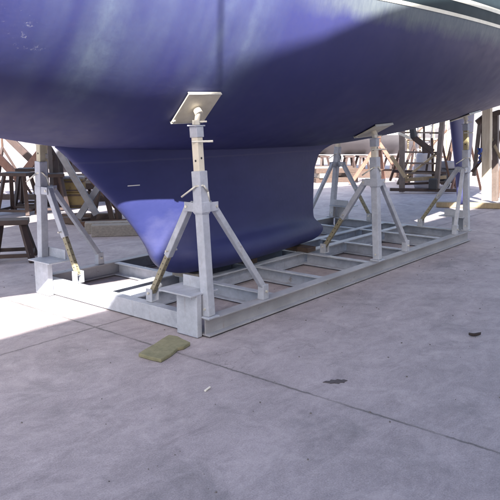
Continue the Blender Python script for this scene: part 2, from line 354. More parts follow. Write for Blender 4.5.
# ---------------------------------------------------------------- sailing yacht
CY = 1.05
def interp(tab):
    xs, ys = zip(*tab); xs = np.array(xs); ys = np.array(ys)
    # monotone-ish cubic (catmull) interpolation
    m = np.gradient(ys, xs)
    def f(x):
        i = int(np.clip(np.searchsorted(xs, x)-1, 0, len(xs)-2)); h = xs[i+1]-xs[i]; t = (x-xs[i])/h
        return float((2*t**3-3*t**2+1)*ys[i]+(t**3-2*t**2+t)*h*m[i]+(-2*t**3+3*t**2)*ys[i+1]+(t**3-t**2)*h*m[i+1])
    return f
ZC = interp([(-4.6, 2.9), (-4.2, 2.55), (-3.5, 2.15), (-2.5, 1.81), (-1.5, 1.60), (-0.97, 1.51), (-0.48, 1.435), (0.5, 1.38), (2, 1.36), (3.2, 1.375), (3.76, 1.42), (5, 1.54), (7.1, 1.79), (9.5, 2.08), (10.6, 2.25)])
BB = interp([(-4.6, 0.04), (-4.2, 0.28), (-3.5, 0.60), (-2.5, 0.95), (-1.5, 1.21), (-0.5, 1.33), (0.5, 1.47), (1.6, 1.70), (2.75, 1.85), (4, 1.92), (6, 1.87), (8, 1.62), (10, 1.27), (10.6, 1.14)])
ZM = 2.78
def zsheer(x): return 4.15 if x < 1 else 3.15 if x > 6 else 4.15-(x-1)*0.2
def sec(X, s):
    "half section, s 0 centre .. 1 widest .. 2 sheer -> (half breadth, z)"
    zc, B = ZC(X), BB(X); D = max(ZM-zc, 0.02)
    if zc > ZM: D = 0.02
    if s <= 1:
        t = s*math.pi/2; return B*math.sin(t), zc+D*(1-math.cos(t))
    q = s-1; z0 = zc+D
    fl = 1+0.06*q*(1 if X < 2 else 0.3)
    return B*fl, z0+(zsheer(X)-z0)*q
def hull_z(X, Y):
    B = BB(X); s = min(abs(Y-CY)/B, 0.999); return ZC(X)+(ZM-ZC(X))*(1-math.sqrt(1-s*s))
def hull_n(X, Y):
    e = 0.02
    n = V((-(hull_z(X+e, Y)-hull_z(X-e, Y))/(2*e), -(hull_z(X, Y+e)-hull_z(X, Y-e))/(2*e), 1)); return n.normalized()
yacht = empty('sailing_yacht', (2.5, CY, 0.2), 'large blue hulled sailing yacht with fin keel standing in a grey steel cradle', 'sailboat')
st = list(np.concatenate([np.linspace(-4.6, -3.5, 8), np.linspace(-3.5, 10.6, 88)[1:]]))
ss = list(np.linspace(0, 1, 34))+list(np.linspace(1, 2, 8)[1:])
rows = []
for X in st:
    h = [sec(X, s) for s in ss]
    rows.append([(X, CY-y, z) for y, z in h[::-1]]+[(X, CY+y, z) for y, z in h[1:]])
mb = MB().grid(rows)
mb.bm.faces.new([mb.bm.verts.new(V(p)) for p in rows[-1]])
# stem: plumb overhang above the waterline
e = rows[0]; mb.bm.faces.new([mb.bm.verts.new(V(p)) for p in e][::-1])
hull = mb.build('hull', M['hull'], yacht, smooth=True)
def strip(z0, z1, off=0.004):
    rws = []
    for X in [x for x in st if ZC(x) < z0-0.02]:
        r = []
        for z in (z0, z1):
            zc = ZC(X); D = ZM-zc; B = BB(X)
            y = B*math.sqrt(max(0, 1-((ZM-z)/D)**2)) if z < ZM else B
            r.append((X, y+off, z))
        rws.append(r)
    m = MB()
    m.grid([[(x, CY-y, z) for x, y, z in r] for r in rws]); m.grid([[(x, CY+y, z) for x, y, z in r] for r in rws])
    return m
strip(2.586, 2.616).build('boot_stripe', M['stripe'], hull, smooth=True, label='lower white stripe along the waterline')
strip(2.715, 2.758).build('boot_stripe', M['stripe'], hull, smooth=True, label='upper white stripe along the waterline')
dk = MB()
dk.grid([[(X, CY-sec(X, 2)[0]+0.01, zsheer(X)-0.02), (X, CY, zsheer(X)+0.06), (X, CY+sec(X, 2)[0]-0.01, zsheer(X)-0.02)] for X in st])
dk.build('deck', M['gel'], yacht, smooth=True)
ct = MB()
ct.ringloft([[(X, CY-w, zsheer(X)-0.05), (X, CY-w*0.85, zsheer(X)+h), (X, CY+w*0.85, zsheer(X)+h), (X, CY+w, zsheer(X)-0.05)] for X, w, h in ((-0.8, 0.55, 0.05), (0.2, 0.8, 0.32), (3, 1.1, 0.42), (5.2, 1.1, 0.46), (5.5, 1.05, 0.1))])
ct.build('cabin', M['gel'], yacht, 0.03)
# fin keel with bulb
def foil(u):
    return 5*(0.2969*math.sqrt(u)-0.1260*u-0.3516*u*u+0.2843*u**3-0.1015*u**4)/0.5003*2*0.5
keel_tab = [  # z, leading X, trailing X, half thickness
    (1.50, -0.62, 4.30, 0.16), (1.43, -0.52, 3.85, 0.17), (1.38, -0.455, 3.52, 0.165), (1.32, -0.385, 3.27, 0.16), (1.24, -0.30, 3.13, 0.155), (1.13, -0.18, 3.075, 0.15),
    (0.95, 0.01, 3.06, 0.15), (0.77, 0.185, 3.055, 0.15), (0.66, 0.27, 3.055, 0.155), (0.58, 0.33, 3.058, 0.165), (0.52, 0.37, 3.065, 0.185), (0.485, 0.395, 3.085, 0.225),
    (0.45, 0.415, 3.14, 0.262), (0.40, 0.445, 3.23, 0.285), (0.345, 0.485, 3.30, 0.29), (0.29, 0.545, 3.27, 0.27), (0.245, 0.63, 3.18, 0.22), (0.218, 0.74, 3.05, 0.16), (0.207, 0.86, 2.9, 0.10)]
kb = MB(); rings = []
us = [0.5*(1-math.cos(math.pi*i/26)) for i in range(27)]
for z, x0, x1, ht in keel_tab:
    up = [(x0+(x1-x0)*u, ht*foil(u)) for u in us]
    rings.append([(x, CY-y, z) for x, y in up]+[(x, CY+y, z) for x, y in up[-2:0:-1]])
kb.ringloft(rings)
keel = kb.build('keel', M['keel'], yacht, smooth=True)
md = keel.modifiers.new('smooth', 'SUBSURF'); md.levels = 1; md.render_levels = 1
# scratch in the keel paint
def keel_y(x, z):
    for a, b in zip(keel_tab, keel_tab[1:]):
        if b[0] <= z <= a[0]:
            t = (z-b[0])/(a[0]-b[0]); q = [b[i]+(a[i]-b[i])*t for i in range(4)]; return CY-q[3]*foil((x-q[1])/(q[2]-q[1]))
sm = MB()
for x0, x1, z in ((0.085, 0.205, 1.10),):
    sm.grid([[(x, keel_y(x, z)-0.004, z-0.004), (x, keel_y(x, z+0.008)-0.004, z+0.004)] for x in np.linspace(x0, x1, 5)])
sm.build('scratch', M['gel'], keel, label='thin white scratch in the blue keel paint')
# rudder
rt = [(2.0, 7.08, 8.2, 0.09), (1.72, 7.16, 8.2, 0.09), (1.3, 7.34, 8.2, 0.085), (0.8, 7.56, 8.18, 0.075), (0.4, 7.68, 8.20, 0.06), (0.2, 7.76, 8.12, 0.045)]
rb = MB(); rings = []
for z, x0, x1, ht in rt:
    up = [(x0+(x1-x0)*u, ht*foil(u)) for u in us]
    rings.append([(x, CY-y, z) for x, y in up]+[(x, CY+y, z) for x, y in up[-2:0:-1]])
rb.ringloft(rings); rb.build('rudder', M['rudder'], yacht, smooth=True)

# ---------------------------------------------------------------- steel cradle
L, WD, HB = 5.4, 2.2, 0.14
cr = empty('boat_cradle', (2.7, 1.1, 0), 'grey galvanised steel boat cradle with six braced posts and padded screw jacks', 'boat cradle')
def ibeam(h=HB, w=0.09, tf=0.012, tw=0.009):
    a, b = w/2, tw/2
    return [(-a, 0), (a, 0), (a, tf), (b, tf), (b, h-tf), (a, h-tf), (a, h), (-a, h), (-a, h-tf), (-b, h-tf), (-b, tf), (-a, tf)]
def chan(h=HB, w=0.075, tf=0.012, tw=0.009, s=1):
    p = [(0, 0), (w, 0), (w, tf), (tw, tf), (tw, h-tf), (w, h-tf), (w, h), (0, h)]
    return [(x*s, y) for x, y in p]
g = 0.012
# two long rails (web recessed 16 mm, flanges out)
for y in (0.0, WD):
    MB().prof((0.0, y, g), (L, y, g), ibeam(w=0.10)).build('side_rail', M['rail'], cr, 0.002)
for x in (0.0, L):
    s = 1 if x == 0 else -1
    MB().prof((x, 0.055, g), (x, WD-0.055, g), [(a*-s, b) for a, b in chan(w=0.09, h=HB-0.003)]).build('end_rail', M['galv'], cr, 0.002)
xs = [0.95, 1.75, 2.68, 3.57, 4.6]
for x in xs:
    for y0, y1 in ((0.052, 0.868), (0.972, 1.228), (1.332, WD-0.052)):
        MB().prof((x, y0, g), (x, y1, g), chan(h=HB-0.004, w=0.07)).build('cross_beam', M['galv'], cr, 0.002)
for y in (0.92, 1.28):
    MB().prof((0.095, y, g), (L-0.095, y, g), ibeam(h=HB-0.002)).build('keel_rail', M['galv'], cr, 0.002)
# corner stacking brackets: upright plate, shelf and fin
def bracket(x, y, sx, sy):
    m = MB()
    y0 = y+sy*0.02
    m.box((x-sx*0.036, y0+sy*0.11, 0.17), (0.052, 0.22, 0.33))
    b = m.build('corner_bracket', M['galv'], cr, 0.004)
    MB().box((x-sx*0.005+sx*0.03, y0+sy*0.175, 0.341), (0.30, 0.35, 0.012)).build('bracket_shelf', M['galv'], b, 0.002)
    MB().box((x+sx*0.095, y0+sy*0.155, 0.392), (0.012, 0.28, 0.09)).build('bracket_fin', M['galv'], b, 0.002)
bracket(0, 0, 1, 1); bracket(0, WD, 1, -1); bracket(L, 0, -1, 1); bracket(L, WD, -1, -1)

ZB = g+HB
def sq(w):
    a = w/2; return [(-a, -a), (a, -a), (a, a), (-a, a)]
def stand(x, y, sy, dxs, dys, ztop_inner, along_len=0.68, across_len=0.68, tube='cream'):
    "post standing on a rail; sy = direction across to the hull; dxs = brace directions along the rail"
    lean = math.radians(4.0)
    d = V((0, sy*math.sin(lean), math.cos(lean)))
    b0 = V((x, y, ZB))
    at = lambda z: b0+d*((z-ZB)/d.z)
    post = MB().prof(at(ZB+0.012), at(0.99), sq(0.076), (1, 0, 0)).build('support_post', M['galv'], cr, 0.006)
    MB().box(b0+V((0, 0, 0.0065)), (0.12, 0.12, 0.012)).build('base_plate', M['galv'], post, 0.002)
    MB().tube(at(ZB+0.07)+V((-0.047, 0, 0)), at(ZB+0.07)+V((0.047, 0, 0)), 0.009).build('bolt', M['zinc'], post)
    # sleeve and collar with ears
    MB().prof(at(0.945), at(1.265), sq(0.086), (1, 0, 0)).build('sleeve', M['galv'], post, 0.005)
    ears = [V((sx, 0, 0)) for sx in dxs]+[V((0, sy, 0))]
    MB().prof(at(0.955), at(1.035), sq(0.095), (1, 0, 0)).build('collar', M['galv'], post, 0.004)
    for ev in ears:
        side = V((-ev.y, ev.x, 0))
        for q in (-1, 1):
            MB().box(at(0.995)+ev*0.095+side*(q*0.035), (0.10, 0.009, 0.070), frame(ev, (0, 0, 1))).build('brace_ear', M['galv'], post, 0.002)
        MB().tube(at(0.995)+ev*0.125-side*0.047, at(0.995)+ev*0.125+side*0.047, 0.011).build('bolt', M['zinc'], post)
    # braces
    for i, ev in enumerate(ears):
        a = at(0.995)+ev*0.125
        if ev.y == 0:
            f = V((x, y, ZB))+ev*along_len+V((0, 0, 0.10))
            br = MB().bar(a, f, 0.049, 0.049, ext=0.02).build('brace', M['galv'], post, 0.006)
            MB().poly([f+V((-0.04, -0.032, -0.10)), f+V((0.04, -0.032, -0.10)), f+V((0.034, -0.032, 0.03)), f+V((-0.034, -0.032, 0.03))], (0, 0.064, 0)).build('brace_foot', M['galv'], br, 0.005)
            MB().tube(f+V((0, -0.046, -0.03)), f+V((0, 0.046, -0.03)), 0.011).build('bolt', M['zinc'], br)
        else:
            f = V((x, y, ZB))+ev*across_len+V((0.045 if x < 1 else 0, 0, 0.075))
            dd = (f-a); mid = a+dd*0.53
            br = MB().bar(a, mid, 0.056, 0.056, ext=0.02).build('brace', M['galv'], post, 0.006)
            dn = dd.normalized(); F = frame(dn, (0, 0, 1))
            it = MB().box((0, 0, 0), ((f-mid).length, 0.043, 0.043)).build('telescopic_leg', M['perf'], None, 0.004)
            it.parent = br; it.matrix_local = Matrix.Translation((mid+f)/2-parent_world(br)) @ F.to_4x4()
            MB().prof(f+V((0, -0.036, -0.075)), f+V((0, 0.036, -0.075)), [(-0.042, 0), (0.042, 0), (0.042, 0.11), (0.030, 0.11), (0.030, 0.012), (-0.030, 0.012), (-0.030, 0.11), (-0.042, 0.11)]).build('brace_foot', M['galv'], br, 0.003)
            MB().tube(f+V((-0.055, 0, 0)), f+V((0.055, 0, 0)), 0.01).build('bolt', M['zinc'], br)
            pp = mid-dn*0.035
            MB().tube(pp-F.col[1]*0.065, pp+F.col[1]*0.05, 0.008).build('locking_pin', M['zinc'], br)
    # inner tube, cap, pins, screw, pad
    inner = MB().prof(at(1.25), at(ztop_inner), sq(0.062), (1, 0, 0)).build('inner_tube', M[tube], post, 0.006)
    MB().prof(at(ztop_inner-0.075), at(ztop_inner+0.004), sq(0.074), (1, 0, 0)).build('tube_cap', M['galv'], post, 0.003)
    MB().box(at(ztop_inner+0.0105), (0.105, 0.085, 0.010)).build('cap_plate', M['galv'], post, 0.002)
    MB().tube(at(1.34)+V((-0.029, 0.0, 0)), at(1.34)+V((-0.0322, 0.0, 0)), 0.009).build('adjustment_hole', M['hole'], inner)
    MB().tube(at(1.36)+V((0, -sy*0.029, 0)), at(1.36)+V((0, -sy*0.0322, 0)), 0.009).build('adjustment_hole', M['hole'], inner)
    pz = ztop_inner-0.105
    MB().tube(at(pz)+V((-0.045, 0.01, 0)), at(pz)+V((0.035, -0.125, 0.004)), 0.0085).build('locking_pin', M['zinc'], inner)
    hz = 1.135
    MB().path([at(hz)+V((0.052, -0.044, -0.10)), at(hz)+V((0.028, -0.051, -0.02)), at(hz)+V((-0.02, -0.053, 0.028)), at(hz)+V((-0.052, 0.0, 0.02)), at(hz)+V((-0.10, 0.10, -0.062))], 0.0075).build('lever', M['zinc'], post, smooth=True)
    top = at(ztop_inner)
    # pad sits against the hull
    px, py = top.x+0.03, top.y+sy*0.035
    zz = hull_z(px, py); n = hull_n(px, py)
    c = V((px, py, zz))-n*0.012
    F = frame(n.cross(V((0.16, 1, 0))).normalized(), n)
    ball = c-n*0.035
    MB().tube(top+V((0, 0, 0.01)), ball, 0.019).build('screw_jack', M['cream'], post, 0.002)
    MB().tube(top+V((0, 0, 0.0165)), top+V((0, 0, 0.05)), 0.031, n=6).build('jack_nut', M['zinc'], post, 0.002)
    MB().tube(top+V((-0.02, 0.02, 0.036)), top+V((0.05, -0.06, 0.04)), 0.007).build('screw_handle', M['zinc'], post)
    pad = MB().box(c, (0.30, 0.30, 0.010), F).build('support_pad', M['pad'], post, 0.003)
    bm2 = MB().tube(ball-n*0.02, c-n*0.004, 0.032, 0.028)
    bm2.build('pad_socket', M['cream'], pad, 0.003)
    for q in (-1, 1):
        MB().box(c+F.col[1]*(q*0.1555)+F.col[2]*0.003, (0.30, 0.008, 0.024), F).build('pad_rim', M['zinc'], pad, 0.002)
        MB().tube(c+F.col[0]*0.135*q-F.col[1]*0.13-F.col[2]*0.014, c+F.col[0]*0.135*q-F.col[1]*0.13-F.col[2]*0.004, 0.012).build('bolt', M['zinc'], pad)
stand(0.045, 0.0, 1, (1,), 1, 1.585)
stand(0.045, WD, -1, (1,), -1, 1.53, across_len=0.5, tube='dullcream')
stand(2.75, 0.0, 1, (1,), 1, 1.45)
stand(2.75, WD, -1, (1,), -1, 1.45)
stand(L-0.05, 0.0, 1, (-1,), 1, 1.60, along_len=0.42, tube='olive')
stand(L-0.05, WD, -1, (-1,), -1, 1.60)

# packers under the keel
zt = 0.206
for i, (x, y, lx, ly, mt, lb) in enumerate([
        (0.93, 1.06, 0.16, 0.34, 'wood', 'grey timber packer under the front tip of the blue keel'),
        (1.78, 1.12, 0.10, 0.36, 'brownwood', 'brown timber packer under the middle of the blue keel'),
        (2.70, 1.08, 0.16, 0.52, 'brownwood', 'red brown timber packer under the back end of the blue keel')]):
    o = MB().box((x, y, (ZB+0.001+zt)/2), (lx, ly, zt-ZB-0.001)).build('timber_packer', M[mt], None, 0.004)
    tag(o, lb, 'timber block', 'packers under the keel')

# ---------------------------------------------------------------- things on the ground
def jag(pts, z0, h, name, mat, mat2=None):
    return MB().poly([(x, y, z0) for x, y in pts], (0, 0, h))
bd = [(-0.605, 0.075), (-0.52, 0.105), (-0.40, 0.135), (-0.29, 0.175), (-0.185, 0.205), (-0.165, 0.13), (-0.185, 0.06), (-0.205, -0.045), (-0.30, -0.07), (-0.345, -0.055), (-0.46, -0.105), (-0.585, -0.135), (-0.60, -0.04)]
o = jag(bd, 0.001, 0.028, 'b', None).build('wooden_board', M['moss'], None, 0.007); tag(o, 'short mossy green board lying flat on the concrete', 'board')
def blob(cx, cy, r, n, seed, sx=1.0):
    rnd = random.Random(seed); return [(cx+r*sx*math.cos(2*math.pi*i/n)*rnd.uniform(.5, 1.1), cy+r*math.sin(2*math.pi*i/n)*rnd.uniform(.5, 1.1)) for i in range(n)]
def leaf(cx, cy, ln, wd, ang, lab, curl=0.012):
    m = MB(); ca, sa = math.cos(ang), math.sin(ang); rws = []
    for i in range(9):
        t = i/8; w = wd*math.sin(math.pi*min(1, t*1.02+0.02))**0.7*(1+0.25*math.sin(9*t)); x = (t-0.5)*ln
        rws.append([(cx+x*ca-s*w*sa, cy+x*sa+s*w*ca, 0.004+curl*abs(s)**1.5+curl*0.6*(2*t-1)**2) for s in (-1, -.5, 0, .5, 1)])
    o = m.grid(rws).build('dry_leaf', M['leaf'], None, smooth=True)
    md = o.modifiers.new('thick', 'SOLIDIFY'); md.thickness = 0.002
    tag(o, lab, 'leaf')
lp = [(-0.075, 0.0), (-0.05, 0.018), (-0.028, 0.012), (-0.012, 0.034), (0.012, 0.022), (0.03, 0.036), (0.052, 0.02), (0.07, 0.026), (0.088, 0.006), (0.066, -0.008), (0.06, -0.026), (0.036, -0.018), (0.02, -0.036), (-0.006, -0.022), (-0.03, -0.026), (-0.05, -0.01)]
ca, sa = math.cos(-0.75), math.sin(-0.75)
o = MB().poly([(-0.12+x*ca-y*sa, -1.23+x*sa+y*ca, 0.001) for x, y in lp], (0, 0, 0.003)).build('dry_leaf', M['leafflat'])
tag(o, 'larger dark flat ragged leaf pressed on the open concrete near the slab joint', 'leaf')
leaf(1.32, -1.60, 0.10, 0.018, -0.75, 'small curled dark leaf on the concrete right of the cradle', 0.02)
tag(MB().tube((-0.75, -0.70, 0.008), (-0.69, -0.685, 0.008), 0.006).build('cigarette_butt', M['butt']), 'tiny white cigarette butt on the concrete in front of the cradle', 'litter')

rnd = random.Random(11); gm = MB()
for i in range(420):
    x, y = rnd.uniform(-2.2, 6), rnd.uniform(-3.0, 3.2)
    r_ = rnd.choice((0.002, 0.003, 0.003, 0.004, 0.006)); a_ = rnd.uniform(0, 3)
    pts = [(x+r_*rnd.uniform(.6, 1.2)*math.cos(a_+k*1.257), y+r_*rnd.uniform(.6, 1.2)*math.sin(a_+k*1.257), 0.0005) for k in range(5)]
    gm.poly(pts, (0, 0, r_*0.9))
o = gm.build('grit', M['grit']); o['kind'] = 'stuff'; tag(o, 'fine grit and paint flakes scattered over the concrete', 'grit')
# ---------------------------------------------------------------- background: left
def trestle(name, w, d, h, mat, label, group, loc, rz, top_t=0.06):
    r = empty(name, (0, 0, 0), label, 'trestle', group)
    MB().box((0, 0, h-top_t/2), (w, d, top_t)).build('top', mat, r, 0.006)
    for sx in (-1, 1):
        for sy in (-1, 1):
            MB().bar((sx*(w/2-0.07), sy*(d/2-0.05), h-top_t), (sx*(w/2+0.03), sy*(d/2+0.10), 0.01), 0.07, 0.05).build('leg', mat, r, 0.005)
    for sy in (-1, 1):
        MB().bar((-w/2-0.02, sy*(d/2+0.085), 0.09), (w/2+0.02, sy*(d/2+0.085), 0.09), 0.03, 0.045).build('stretcher', mat, r, 0.004)
    for sx in (-1, 1):
        MB().bar((sx*(w/2+0.02), -d/2-0.07, 0.09), (sx*(w/2+0.02), d/2+0.07, 0.09), 0.03, 0.045).build('stretcher', mat, r, 0.004)
    r.location = loc; r.rotation_euler = (0, 0, rz); return r
def G(x, y):
    d = CF + CR*((x-250)/641.0) - CU*((y-250)/641.0); return CAM + d*(-CAM.z/d.z)
gl = 'brown trestles beside the cradle'
vy = YAW-math.pi/2
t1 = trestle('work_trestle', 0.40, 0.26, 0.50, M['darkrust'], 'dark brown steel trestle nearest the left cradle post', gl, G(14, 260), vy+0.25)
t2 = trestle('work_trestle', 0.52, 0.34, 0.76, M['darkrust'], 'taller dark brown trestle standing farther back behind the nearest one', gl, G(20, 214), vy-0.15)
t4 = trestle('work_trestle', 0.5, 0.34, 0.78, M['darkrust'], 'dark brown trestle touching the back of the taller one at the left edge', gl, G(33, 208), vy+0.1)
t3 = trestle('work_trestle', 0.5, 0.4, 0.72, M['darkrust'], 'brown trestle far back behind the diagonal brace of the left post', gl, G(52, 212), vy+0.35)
# timber blocks
o = MB().box((2.62, 4.13, 0.085), (0.85, 0.20, 0.17), Matrix.Rotation(-0.72, 3, 'Z')).build('timber_baulk', M['wood'], None, 0.012); tag(o, 'weathered grey timber baulk lying in front of its twin left of the keel', 'timber')
o = MB().box((2.72, 4.42, 0.085), (0.85, 0.18, 0.17), Matrix.Rotation(-0.69, 3, 'Z')).build('timber_baulk', M['wood'], None, 0.012); tag(o, 'weathered grey timber baulk behind its twin left of the keel', 'timber')
c = G(92, 221)
o = MB().box(c+V((0, 0, 0.07)), (1.0, 0.16, 0.12), Matrix.Rotation(vy+0.12, 3, 'Z')).build('timber_plank', M['brownwood'], None, 0.008); tag(o, 'long brown plank on the ground below the crossed blue grey beams', 'plank')
c = G(75, 224)
o = MB().box(c+V((0, 0, 0.06)), (0.5, 0.2, 0.10), Matrix.Rotation(vy-0.5, 3, 'Z')).build('timber_plank', M['brownwood'], None, 0.008); tag(o, 'short brown plank in front of the crossed blue grey beams', 'plank')
# crossed steel frame of another cradle
DX = 9.9
fr = empty('steel_frame', G(95, 217), 'blue grey crossed steel beams of another cradle seen left of the keel', 'steel frame')
MB().bar(W(52, 140, DX), W(95, 212, DX), 0.06, 0.10, ext=0.05).build('diagonal_beam', M['bluegrey'], fr, 0.006)
MB().bar(W(112, 166, DX+0.2), W(79, 217, DX+0.2), 0.06, 0.10, ext=0.02).build('diagonal_beam', M['bluegrey'], fr, 0.006)
MB().bar(W(60, 143, DX+0.9), W(118, 208, DX+0.9), 0.07, 0.10, ext=0.05).build('rear_beam', M['rust'], fr, 0.006)
a = W(79, 217, DX+0.2); a.z = 0.01
MB().bar(V((a.x, a.y, 0.05)), V((*W(126, 215, DX+0.5).xy, 0.05)), 0.09, 0.08).build('sill', M['rust'], fr, 0.006)
for x0, x1 in ((99, 93), (104, 112), (114, 119)):
    p = W(x1, 214, DX+0.5); MB().bar(W(x0, 186, DX+0.5), V((p.x, p.y, 0.09)), 0.06, 0.08).build('leg', M['darkrust'], fr, 0.006)
# yellow crates
cp = G(72, 207)
for k, (hh, lb) in enumerate(((0.30, 'faded yellow crate at the bottom of the pair behind the crossed beams'), (0.26, 'faded yellow crate with a grey lid, topmost of the pair behind the beams'))):
    z0 = 0.002+k*0.304
    R = Matrix.Rotation(vy+0.1, 3, 'Z'); r = empty('storage_crate', cp+V((0, 0, z0)), lb, 'crate', 'yellow crates')
    MB().box(cp+V((0, 0, z0+hh/2)), (0.52, 0.36, hh), R).build('crate_body', M['yellow'], r, 0.01)
    for rz_ in (hh-0.05, 0.04): MB().box(cp+V((0, 0, z0+rz_)), (0.545, 0.385, 0.03), R).build('rim', M['brownwood'], r, 0.004)
    if k: MB().box(cp+V((0, 0, z0+hh+0.02)), (0.55, 0.39, 0.04), R).build('lid', M['bluegrey'], r, 0.006)
# post stand, dark, with faded pink upright
ps = empty('post_stand', G(52, 207), 'rusty post stand with a pale upright just right of the left cradle post', 'boat stand', 'rusty stands of other boats')
p0 = G(48, 206); MB().bar(p0+V((0, 0, 0.0)), V((p0.x, p0.y, 1.7)), 0.09, 0.07, (1, 0, 0)).build('upright', M['palewood'], ps, 0.006)
p1 = G(56, 210); MB().bar(p1, V((p1.x, p1.y, 1.6)), 0.14, 0.12, (1, 0, 0)).build('upright', M['darkrust'], ps, 0.006)
MB().bar(V((p0.x, p0.y, 1.0)), V((p1.x, p1.y, 1.0)), 0.06, 0.09, ext=0.1).build('rung', M['darkrust'], ps, 0.006)
MB().bar(W(66, 207, 12.6), W(58, 150, 12.6), 0.06, 0.08).build('strut', M['darkrust'], ps, 0.006)
# V-armed cradle carrying another boat
DV = 14.0
vs = empty('boat_cradle', G(20, 198), 'faded pink V armed boat stand behind the brown trestles', 'boat stand', 'rusty stands of other boats')
ap = W(19, 179, DV)
MB().bar(ap, W(-18, 140, DV), 0.10, 0.16, ext=0.05).build('arm', M['pinkrust'], vs, 0.006)
MB().bar(ap, W(50, 140, DV), 0.10, 0.15, ext=0.05).build('arm', M['pinkrust'], vs, 0.006)
MB().bar(V((ap.x, ap.y, 0.02)), ap, 0.14, 0.14).build('post', M['darkrust'], vs, 0.006)
q = V((CR.x, CR.y, 0))
MB().bar(V((ap.x, ap.y, 0.06))-q*0.9, V((ap.x, ap.y, 0.06))+q*0.9, 0.12, 0.11).build('base_beam', M['darkrust'], vs, 0.006)
MB().bar(W(9, 138, DV+0.5), W(44, 172, DV+0.5), 0.10, 0.15, ext=0.05).build('brace', M['darkrust'], vs, 0.006)
MB().bar(V((W(44, 172, DV+0.5).x, W(44, 172, DV+0.5).y, 0.0)), W(44, 172, DV+0.5), 0.10, 0.10).build('post', M['darkrust'], vs, 0.006)

props = []
# ---------------------------------------------------------------- generic boat hull
def boat(name, c, rz, ln, beam, zb, depth, matb, matt, label, cat, split=0.55, group=None, cabin=True):
    r = empty(name, (c[0], c[1], zb), label, cat, group)
    R = Matrix.Rotation(rz, 3, 'Z')
    def pt(u, s):   # u 0 bow..1 stern, s section
        B = beam/2*(1-(1-min(u/0.45, 1))**2.2)*(1-0.15*max(0, (u-0.5)/0.5)**2)+0.02
        zk = depth*0.75*(1-min(u/0.35, 1))**2.2
        if s <= split:
            t = s/split; return B*(0.92*t**0.85), zk+(depth*0.42-zk*0.42)*t**1.5
        t = (s-split)/(1-split); z0 = zk+(depth*0.42-zk*0.42); return B*(0.92+0.08*t), z0+(depth*(1.0+0.12*(1-u))-z0)*t
    us_ = np.linspace(0, 1, 26)
    def band(a, b, n, mat, nm):
        m = MB()
        for sg in (-1, 1):
            rw = []
            for u in us_:
                rr = []
                for s in np.linspace(a, b, n):
                    y, z = pt(u, s); rr.append(V((c[0], c[1], zb))+R @ V(((u-0.5)*ln, sg*y, z)))
                rw.append(rr)
            m.grid(rw)
            if sg == 1: endr = [p.copy() for p in rw[-1]]
            else: endl = [p.copy() for p in rw[-1]]
        for p, q_, p2, q2 in zip(endr, endr[1:], endl, endl[1:]):
            try: m.bm.faces.new([m.bm.verts.new(p), m.bm.verts.new(q_), m.bm.verts.new(q2), m.bm.verts.new(p2)])
            except ValueError: pass
        bmesh.ops.remove_doubles(m.bm, verts=m.bm.verts, dist=0.001)
        return m.build(nm, mat, r, smooth=True)
    band(0, split, 8, matb, 'hull_bottom'); band(split, 1, 6, matt, 'topsides')
    dm = MB(); dm.grid([[V((c[0], c[1], zb))+R @ V(((u-0.5)*ln, sg*pt(u, 1)[0], pt(u, 1)[1]-0.01)) for sg in (-1, 1)] for u in us_]); dm.build('deck', M['gel'], r)
    if cabin:
        z = zb+depth
        m = MB(); 
        m.ringloft([[V((c[0], c[1], 0))+R @ V((x, y, zz)) for x, y, zz in ((-ln*.18, -w, zz_), (ln*.22, -w, zz_), (ln*.22, w, zz_), (-ln*.18+0*w, w, zz_))] for w, zz_ in ((beam*.34, z-0.02), (beam*.3, z+0.75))])
        cb = m.build('cabin', M['gel'], r, 0.04)
        for sg in (-1, 1):
            MB().box(V((c[0], c[1], z+0.42))+R @ V((ln*.02, sg*beam*.325, 0)), (ln*.3, 0.03, 0.26), R).build('window', M['glass'], cb, 0.006)
    return r
gb = W(352, 150, 22)
boat('motor_boat', (gb.x, gb.y), vy+math.pi+0.05, 7.5, 2.6, 0.62, 1.6, M['greyhull'], M['gel'], 'grey bottomed motor boat on low dark trestles seen under the yacht hull', 'boat')
boat('moored_boat', (-1.6, 6.2), 0.03, 11.0, 3.0, 1.62, 1.5, M['purplehull'], M['gel'], 'dark bottomed boat added unseen high above the brown trestles to shade them', 'boat', cabin=False)  # hidden behind the yacht hull, added to shade the left background
for bx_, by_, lb_ in ((-4.5, 5.6, 'dark tripod stand under the forward part of the high propped boat'), (-4.5, 6.8, 'dark tripod stand under the far side of the high propped boat'), (0.2, 6.9, 'dark tripod stand under the middle of the high propped boat')):
    props.append((bx_, by_, lb_))
g3 = W(143, 165, 16.5)
boat('moored_boat', (g3.x, g3.y), vy+0.08+math.pi, 4.6, 2.2, 0.42, 1.7, M['purplehull'], M['greyhull'], 'dark violet bottomed boat low on the ground behind the sloping keel edge', 'boat')
